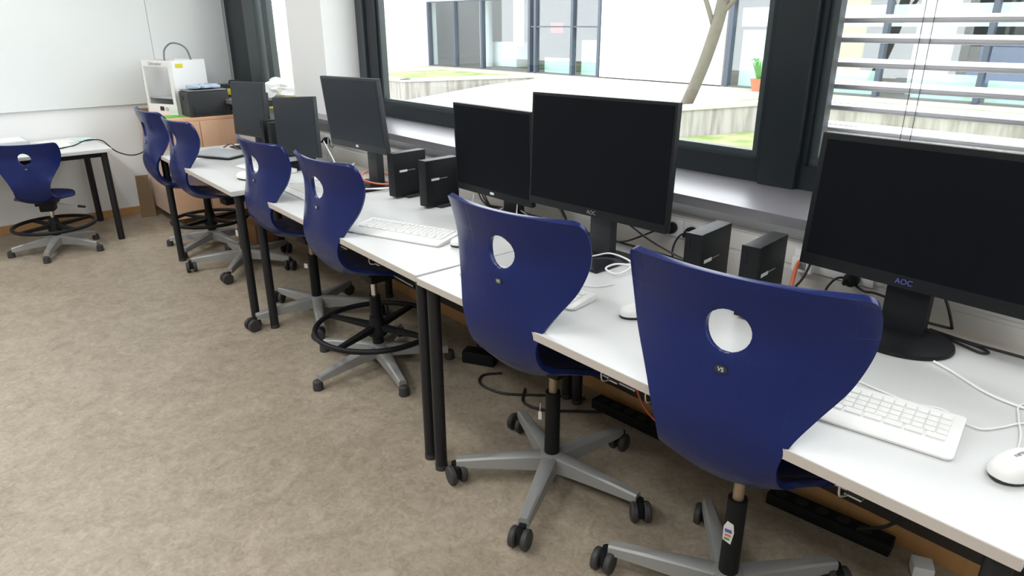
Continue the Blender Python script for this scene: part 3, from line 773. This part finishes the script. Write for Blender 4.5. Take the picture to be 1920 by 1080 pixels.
cord('power_cable', 'black cable dropping from the right-hand plug to the desk', [(-.795, 1.97, .805), (-.815, 1.955, .80), (-.832, 1.945, .77), (-.83, 1.93, .745), (-.81, 1.915, Z)], .0036, K)
cord('power_cable', 'black cable bent below the right side of the round-based monitor', [(-.50, 1.80, .90), (-.49, 1.85, .84), (-.485, 1.90, .775), (-.49, 1.91, .765), (-.53, 1.905, .765), (-.57, 1.90, .767)], .0036, K)
cord('network_cable', 'orange network cable behind the right one of the front mini computers', [(-.93, 1.965, .83), (-.925, 1.93, .82), (-.915, 1.90, .80), (-.905, 1.87, .77), (-.90, 1.85, .744), (-.885, 1.865, Z), (-.85, 1.89, Z)], .0058, M['orange'])
cord('power_cable', 'black cable beside the orange one behind the front mini computers', [(-.905, 1.965, .845), (-.89, 1.935, .825), (-.895, 1.90, .78), (-.91, 1.85, .75), (-.93, 1.83, Z)], .0036, K)
cord('power_cable', 'black cable coiled behind the front mini computers', zs([(-1.00, 1.82), (-.975, 1.85), (-.985, 1.885), (-.95, 1.90), (-.93, 1.875), (-.90, 1.90), (-.86, 1.905)], Z), .0036, K)
cord('power_cable', 'black cable running along the desk back behind the largest monitor', zs([(-2.2, 1.93), (-2.02, 1.915), (-1.936, 1.915), (-1.848, 1.912), (-1.756, 1.915), (-1.66, 1.912), (-1.609, 1.908), (-1.509, 1.912), (-1.419, 1.912), (-1.33, 1.905), (-1.25, 1.89)]), .0036, K)
cord('power_cable', 'black cable looping left of the large monitor neck', zs([(-1.86, 1.80), (-1.82, 1.83), (-1.785, 1.875), (-1.795, 1.90), (-1.74, 1.895), (-1.62, 1.82)], Z + .001), .0036, K)
cord('usb_cable', 'black cable hanging from the large monitor to the left front mini computer', [(-1.50, 1.76, .89), (-1.45, 1.78, .86), (-1.38, 1.80, .82), (-1.28, 1.81, .79), (-1.18, 1.81, .775), (-1.10, 1.80, .77)], .0038, K)
cord('power_cable', 'black cable from the large monitor to the wall plug right of it', [(-1.57, 1.80, .775), (-1.54, 1.86, .765), (-1.50, 1.91, .785), (-1.46, 1.94, .81), (-1.425, 1.965, .826)], .0036, K)
cord('power_cable', 'black cable falling from the wall plug behind the left front mini computer', [(-1.335, 1.955, .826), (-1.355, 1.94, .815), (-1.368, 1.93, .79), (-1.37, 1.92, .76), (-1.36, 1.91, Z)], .0036, K)
cord('usb_cable', 'black cable with a thick connector hanging under the large monitor', [(-1.75, 1.73, .90), (-1.75, 1.75, .86), (-1.745, 1.76, .83), (-1.72, 1.79, .80), (-1.67, 1.82, .775), (-1.60, 1.82, .77)], .0034, K)
tag(MB().cyl((-1.752, 1.742, .872), (-1.742, 1.765, .825), .008, .006, n=12).build('connector', K), 'thick black connector on the cable under the large monitor', 'connector')
cord('usb_cable', 'white cable coiled over the flat base of the large monitor', [(-1.531, 1.64, .752), (-1.523, 1.70, .752), (-1.50, 1.74, .756), (-1.441, 1.745, .754), (-1.385, 1.72, .754), (-1.36, 1.67, .748), (-1.365, 1.62, .745), (-1.41, 1.62, .752), (-1.41, 1.67, .756), (-1.37, 1.70, .756)], .0033, Wc)
cord('usb_cable', 'thin white cable drooping in front of the flat monitor base', zs([(-1.55, 1.50), (-1.48, 1.47), (-1.40, 1.47), (-1.34, 1.50), (-1.32, 1.56)]), .0020, Wc)
cord('usb_cable', 'white cable arching behind the second chair', [(-2.20, 1.80, Z), (-2.20, 1.85, .765), (-2.15, 1.87, .775), (-2.05, 1.86, .755), (-1.98, 1.85, Z), (-1.93, 1.86, Z)], .0033, Wc)
cord('usb_cable', 'white cable standing up beside the half-hidden monitor stand', [(-2.10, 1.84, .80), (-2.08, 1.82, .77), (-2.05, 1.80, Z)], .0028, Wc)
cord('usb_cable', 'short white cable in front of the black bundle on the middle desk', [(-2.42, 1.86, .785), (-2.41, 1.85, .76), (-2.40, 1.83, Z)], .0028, Wc)
for k, (dx, dz) in enumerate(((0, 0), (.02, .006), (.045, -.003))):
    cord('power_cable', ['black cable of the bundle behind the half-hidden monitor, left strand', 'black cable of the bundle behind the half-hidden monitor, middle strand', 'black cable of the bundle behind the half-hidden monitor, right strand'][k],
         [(-2.50 + dx, 1.94, .80), (-2.46 + dx, 1.92, .775 + dz), (-2.41 + dx, 1.90, .752 + dz), (-2.35, 1.89 + dx * .3, Z + dz * .2), (-2.28, 1.90 + dx * .4, Z)], .0036, K)
cord('network_cable', 'orange cable lying along the back of the middle desk', zs([(-3.36, 1.94), (-3.28, 1.91), (-3.2, 1.92), (-3.14, 1.89), (-3.08, 1.86)]), .0042, M['orange'])
cord('network_cable', 'orange cable hooked around the neck of the tilted monitor', [(-3.19, 1.80, .80), (-3.17, 1.72, .78), (-3.11, 1.69, .765), (-3.03, 1.69, .762), (-2.95, 1.71, .765), (-2.88, 1.78, .77)], .0045, M['orange'])
for k in range(3):
    cord('usb_cable', ['white cable of the bunch right of the tilted monitor base, lower strand', 'white cable of the bunch right of the tilted monitor base, middle strand', 'white cable of the bunch right of the tilted monitor base, upper strand'][k],
         zs([(-2.97, 1.60 + .012 * k), (-2.95 + .02 * k, 1.66 + .014 * k), (-2.91, 1.73 + .018 * k), (-2.86, 1.79 + .015 * k)], Z + .012), .0026, Wc)
cord('usb_cable', 'white cable rising beside the dark monitor on the middle desk', [(-3.58, 1.72, .90), (-3.56, 1.73, .86), (-3.52, 1.74, .80), (-3.48, 1.74, Z)], .0034, Wc)
cord('usb_cable', 'white cable leaning right behind the chair with the foot ring', [(-3.47, 1.74, Z), (-3.42, 1.76, .765), (-3.36, 1.78, .80)], .0034, Wc)
cord('power_cable', 'pale cable falling from the wall sockets behind the dark monitor', [(-4.02, 1.965, .84), (-3.95, 1.93, .845), (-3.90, 1.90, .80), (-3.88, 1.88, Z)], .0034, Wc)
cord('mouse_cord', 'brown cord curving over the far desk behind the laptop', [(-4.73, 1.56, Z), (-4.69, 1.585, .762), (-4.63, 1.59, .768), (-4.55, 1.585, .752), (-4.46, 1.61, Z)], .004, M['brown'])
# plugs
def plug(x, z, label):
    t = thing('power_plug', label, 'plug', (x, 1.976, z))
    MB().lathe([(.019, 0), (.021, .006), (.021, .022), (.016, .034), (.009, .040)], 24).build('plug_body', M['plastic'], t, None, (PI / 2, 0, 0))
    MB().cyl((0, -.036, 0), (-.006, -.05, -.006), .006, n=10).build('strain_relief', M['plastic'], t)
plug(-1.415, .823, 'black plug in the wall duct just right of the large monitor')
plug(-1.33, .823, 'black plug in the wall duct behind the left front mini computer')
plug(-.775, .806, 'black plug in the wall duct left of the round monitor base')
plug(-4.04, .823, 'black plug in the wall duct beside the dark monitor')
wbx = thing('plug_adapter', 'white plug adapter on the wall duct left of the round-based monitor', 'adapter', (-.92, 1.976, .815))
MB().b2(-.032, .032, -.03, 0, -.022, .022, .005).build('adapter_body', M['white'], wbx)
MB().b2(-.014, .014, -.0315, -.029, -.012, .010).build('port', M['midgrey'], wbx)

# ------------------------------------------------------------------ under the desks
def strip(label, x, y, rz, n=5):
    t = thing('power_strip', label, 'power strip', (x, y, 0), rz)
    MB().b2(-.19, .19, -.03, .03, 0, .042, .006).build('strip_body', M['plastic'], t)
    for k in range(n): MB().cyl((-.15 + .065 * k, 0, .040), (-.15 + .065 * k, 0, .0435), .02, n=16).build('socket', M['dk'], t)
strip('black power strip on the floor under the nearest desk, behind the front chair', -.70, 1.93, .12)
strip('black power strip on the floor under the left half of the nearest desk', -1.50, 1.93, .05)
tag(MB().box((0, 0, .03), (.16, .07, .06), bev=.008).build('power_adapter', M['plastic'], None, (-2.32, 1.80, 0), (0, 0, .5)), 'black power adapter on the floor beside the joint of the two desks', 'adapter')
tag(MB().box((0, 0, .02), (.055, .055, .04), bev=.006).build('white_plug', M['white'], None, (-.42, 1.93, 0), (0, 0, .5)), 'white plug lying on the floor under the nearest desk', 'plug')
cord('power_cable', 'black cable loop on the floor behind the leg pair of the nearest desk', [(-2.16, 1.80, .006), (-2.20, 1.72, .006), (-2.14, 1.66, .006), (-2.02, 1.68, .006), (-1.93, 1.76, .006), (-1.84, 1.85, .006), (-1.75, 1.92, .006)], .0055, K)
cord('power_cable', 'black cable on the floor running right under the second chair', [(-1.98, 1.78, .006), (-1.90, 1.70, .006), (-1.80, 1.72, .006), (-1.70, 1.82, .006), (-1.62, 1.90, .006)], .0055, K)
cord('network_cable', 'orange cable loop hanging under the nearest desk between two chairs', [(-1.42, 1.93, .62), (-1.50, 1.90, .35), (-1.42, 1.88, .14), (-1.25, 1.87, .10), (-1.10, 1.88, .20), (-1.03, 1.92, .5)], .0045, M['orange'])
cord('power_cable', 'black cable hanging from the duct under the nearest desk near the front chair', [(-.38, 1.94, .64), (-.42, 1.90, .36), (-.50, 1.88, .16), (-.60, 1.90, .06)], .0055, K)
cord('power_cable', 'black cable hanging behind the joint of the two desks', [(-2.45, 1.94, .64), (-2.48, 1.90, .3), (-2.42, 1.86, .08), (-2.36, 1.82, .055)], .0055, K)

# ------------------------------------------------------------------ courtyard outside
GZ, TZ = .05, .40
struct('ground_courtyard', MB().b2(-30, 14, 2.36, 24, -.15, GZ), M['pave'])
tag(MB().prism([(-6.6, 3.2), (6, 3.2), (6, 9.55), (-5.05, 9.55), (-5.55, 7.8), (-6.6, 7.8)], GZ, GZ + .03).build('lawn', M['grass'], smooth=0), 'strip of lawn outside the windows in front of the low wall', 'lawn', kind='stuff')
terr = MB().prism([(-30, 8.0), (-12.6, 8.0), (-11.75, 10.6), (-11.75, 24), (-30, 24)], GZ, TZ)
terr.prism([(-5.85, 8.15), (-5.35, 9.9), (14, 9.9), (14, 24), (-5.85, 24)], GZ, TZ)
terr.prism([(-11.75, 10.7), (-5.85, 10.7), (-5.85, 24), (-11.75, 24)], GZ, TZ)
rv = [terr.bm.verts.new(p) for p in ((-11.75, 6.6, GZ), (-5.85, 6.6, GZ), (-5.85, 10.7, TZ), (-11.75, 10.7, TZ))]
terr.bm.faces.new(rv)                                            # sloping forecourt between the two low walls
struct('ground_terrace', terr, M['pave'])
def lowwall(label, pts, th=.22, h=.40):
    t = thing('garden_wall', label, 'wall', (0, 0, 0))
    a, c = MB(), MB()
    for (x0, y0), (x1, y1) in zip(pts[:-1], pts[1:]):
        d = Vector((x1 - x0, y1 - y0, 0)); L = d.length; ang = math.atan2(d.y, d.x); mid = ((x0 + x1) / 2, (y0 + y1) / 2)
        a.box((mid[0], mid[1], GZ + h / 2 - .02), (L + th, th, h - .04), ang)
        c.box((mid[0], mid[1], GZ + h - .02), (L + th + .03, th + .05, .05), ang, .006)
    a.build('wall_body', M['conc'], t, smooth=0); c.build('coping', M['coping'], t)
lowwall('low weathered concrete wall on the right of the courtyard, below the tree', [(-5.75, 8.0), (-5.25, 9.75), (1.5, 9.75)])
lowwall('low weathered concrete wall at the left of the courtyard lawn', [(-15.5, 7.9), (-12.45, 7.9), (-11.6, 10.45)])
tag(MB().prism([(-5.80, 8.6), (-5.45, 10.05), (1.5, 10.05), (1.5, 10.7), (-5.80, 10.7)], TZ, TZ + .02).prism([(-15, 8.2), (-12.6, 8.2), (-11.9, 10.6), (-15, 10.6)], TZ, TZ + .02).build('terrace_grass', M['grass'], smooth=0), 'patchy grass on the raised beds above the low walls', 'grass', kind='stuff')
# tree
tr = thing('tree', 'slim young tree rising from the courtyard bed', 'tree', (-6.15, 8.6, .22))
MB().tube([(-.06, 0, -.03), (.10, .02, .35), (.24, .05, .75), (.36, .08, 1.20), (.42, .10, 1.55), (.52, .12, 2.2), (.55, .15, 3.2)], .085, 12).build('trunk', M['bark'], tr)
for p in ([(.40, .09, 1.38), (.62, .12, 1.62), (.95, .15, 2.2), (1.2, .2, 3.0)], [(.34, .09, 1.15), (.25, .0, 1.5), (-.1, -.1, 2.3)]):
    MB().tube(p, .035, 8).build('branch', M['bark'], tr)

# school wing across the courtyard
FY = 11.6
bd = thing('school_building', 'white school wing with glazed walls across the courtyard', 'building', (0, FY, 0))
def wallp(x0, x1, z0, z1, y0=0, y1=.3): MB().b2(x0, x1, y0, y1, z0, z1).build('wall', M['facade'], bd, smooth=0)
wallp(-20.5, -17.0, TZ, 4.0, -2.6, .3); wallp(-17.0, -12.75, 2.06, 4.0); wallp(-12.75, -10.55, 2.75, 4.0)
wallp(-10.55, -7.52, TZ, 4.0); wallp(-7.52, 8, 2.75, 4.0); wallp(-17.6, -17.2, TZ, 4.0, -2.65, -2.6)
MB().b2(-21, 9, .3, 6.0, 4.0, 4.2).build('roof_slab', M['facade'], bd, smooth=0)
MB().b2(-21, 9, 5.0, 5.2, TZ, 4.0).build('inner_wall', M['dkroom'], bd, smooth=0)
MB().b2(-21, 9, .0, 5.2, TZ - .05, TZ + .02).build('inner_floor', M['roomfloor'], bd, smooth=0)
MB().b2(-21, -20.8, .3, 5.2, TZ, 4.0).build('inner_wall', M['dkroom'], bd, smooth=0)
def glaz(x0, x1, z1, posts, bars=()):
    for p in posts: MB().b2(p - .035, p + .035, -.02, .10, TZ, z1).build('window_post', M['fpost'], bd, smooth=0)
    for z in bars: MB().b2(x0, x1, .0, .08, z - .015, z + .015).build('transom', M['fpost'], bd, smooth=0)
    q = [x0] + list(posts) + [x1]
    for a, b_ in zip(q[:-1], q[1:]):
        if b_ - a > .15: MB().b2(a + .05, b_ - .05, .04, .05, TZ, z1).build('glazing', M['glass2'], bd, smooth=0)
glaz(-17.0, -12.75, 2.06, (-16.95, -15.75, -14.6, -12.8), (2.05,))
glaz(-12.75, -10.55, 2.75, (-12.6, -11.4, -10.6), (1.43,))
glaz(-7.52, 8, 2.75, (-7.42, -4.75, -3.35, -1.9, -.4, 1.1), (2.72,))
# pale boards and panels seen behind the glass
for x0, x1, z0, z1, m in ((-7.3, -6.65, TZ, 1.38, 'panelg'), (-7.35, 6, 1.44, 1.75, 'facade'), (-6.6, -4.8, TZ + .02, .78, 'panelg'), (-4.3, -3.4, TZ, .78, 'panelg'), (-3.3, -1.8, TZ, .72, 'panelg'), (-12.5, -11.5, TZ, .75, 'panelg'), (-11.3, -10.7, TZ, 1.15, 'panelg')):
    MB().b2(x0, x1, .22, .26, z0, z1).build('inner_panel', M[m], bd, smooth=0)
def outt(name, label, cat, mb, m, loc): return tag(mb.build(name, m, None, loc), label, cat)
outt('inner_column', 'white round column behind the glass of the left wing', 'column', MB().cyl((0, 0, 0), (0, 0, 3.5), .17, n=24), M['facade'], (-15.35, FY + .75, TZ + .02))
outt('inner_cupboard', 'white low cupboard behind the left glass wall', 'cupboard', MB().b2(-.5, .5, -.2, .2, 0, .62, .01), M['facade'], (-14.9, FY + 1.2, TZ + .02))
outt('hanging_banner', 'long white banner hanging behind the left glass wall', 'banner', MB().b2(-.2, .2, -.01, .01, 0, 2.2), M['facade'], (-14.2, FY + .9, TZ + .55))
outt('hanging_banner', 'narrow white banner hanging right of the long one', 'banner', MB().b2(-.09, .09, -.01, .01, 0, 2.2, ), M['facade'], (-13.55, FY + .9, TZ + .6))
outt('red_board', 'red and blue board behind the left glass wall', 'board', MB().b2(-.22, .22, -.02, .02, 0, .24), M['red'], (-13.2, FY + 1.3, TZ + .88))
outt('yellow_door', 'yellow door panel inside the wing, seen between the blind slats', 'door', MB().b2(-.25, .25, -.03, .03, 0, 2.1), M['yellow'], (-5.9, FY + 1.4, TZ + .02))
outt('white_pillar', 'white pillar inside the wing behind the blind slats', 'pillar', MB().b2(-.22, .22, -.2, .2, 0, 3.5), M['facade'], (-4.35, FY + .9, TZ + .02))
outt('blue_bench', 'blue bench standing inside the wing behind the blind', 'bench', MB().b2(-1.0, 1.0, -.25, .25, 0, .42, .02).b2(-1.0, 1.0, .2, .28, .42, .85, .02), M['bluep'], (-2.9, FY + 1.4, TZ + .02))
fr = MB(); fr.tube([(-.45, 0, 0), (-.45, 0, .95), (.45, 0, .95), (.45, 0, 0)], .025, 6, sub=1)
outt('red_stand', 'red tubular frame behind the glass right of the tree', 'frame', fr, M['red'], (-6.35, FY + .8, TZ + .02))
tag(MB().cyl((-18.35, 11.45, TZ), (-18.35, 11.45, 3.9), .09, n=16).build('downpipe', M['silver'], None), 'grey downpipe at the left end of the school wing', 'pipe')
pp = thing('potted_plant', 'potted plant with long leaves behind the glass right of the tree', 'plant', (-6.55, FY - .35, TZ))
MB().lathe([(.10, 0), (.14, .18), (.15, .20), (.13, .20)], 20).build('pot', M['terracotta'], pp)
lf = MB()
for k in range(14):
    a = k * 2.4; l = .25 + .1 * ((k * 7) % 4) / 3
    c, s = math.cos(a), math.sin(a)
    P0 = Vector((c * .03, s * .03, .18)); P1 = Vector((c * l * .5, s * l * .5, .18 + l)); P2 = Vector((c * l, s * l, .18 + l * .75)); n = Vector((-s, c, 0)) * .02
    v = [lf.bm.verts.new(p) for p in (P0 - n, P0 + n, P1 + n, P2, P1 - n)]
    lf.bm.faces.new((v[0], v[1], v[2], v[4])); lf.bm.faces.new((v[4], v[2], v[3]))
lf.build('leaves', M['leaf'], pp)

# ------------------------------------------------------------------ light
wd = bpy.data.worlds.new('overcast_sky'); SC.world = wd; wd.use_nodes = True
bgn = wd.node_tree.nodes['Background']; bgn.inputs[0].default_value = (.93, .97, 1.0, 1); bgn.inputs[1].default_value = 3.9
def area(name, loc, sx, sy, power, col=(.96, .98, 1.0), rot=(0, 0, 0)):
    l = bpy.data.lights.new(name, 'AREA'); l.shape = 'RECTANGLE'; l.size = sx; l.size_y = sy; l.energy = power; l.color = col
    o = bpy.data.objects.new(name, l); COL.objects.link(o); o.location = loc; o.rotation_euler = rot
for x in (-5.0, -2.4, .4):
    for y, pw in ((-1.0, 30), (.3, 15)):
        area('ceiling_fill', (x, y, ZC - .03), 1.5, .3, pw)  # unseen fill lights added below the ceiling to brighten the room

# ------------------------------------------------------------------ camera
cam = bpy.data.cameras.new('camera'); cam.sensor_width = 36; cam.lens = 1293.545 / 1920 * 36; cam.clip_start = .02; cam.clip_end = 200
co = bpy.data.objects.new('camera', cam); COL.objects.link(co)
P_, Y_, Q_ = R(20.97519939), R(40.76531283), R(-0.19591105)
fw = Vector((-math.cos(Y_) * math.cos(P_), math.sin(Y_) * math.cos(P_), -math.sin(P_)))
rt = Vector((math.sin(Y_), math.cos(Y_), 0)); up = rt.cross(fw)
r2 = rt * math.cos(Q_) + up * math.sin(Q_); u2 = -rt * math.sin(Q_) + up * math.cos(Q_)
co.matrix_world = Matrix(((r2.x, u2.x, -fw.x, 0), (r2.y, u2.y, -fw.y, 0), (r2.z, u2.z, -fw.z, 1.5), (0, 0, 0, 1)))
SC.camera = co
SC.view_settings.view_transform = 'Standard'; SC.view_settings.look = 'None'; SC.view_settings.gamma = 1
SC.view_settings.use_curve_mapping = False; SC.view_settings.exposure = 0.50
SC.cycles.max_bounces = 10; SC.cycles.transparent_max_bounces = 16; SC.cycles.diffuse_bounces = 5
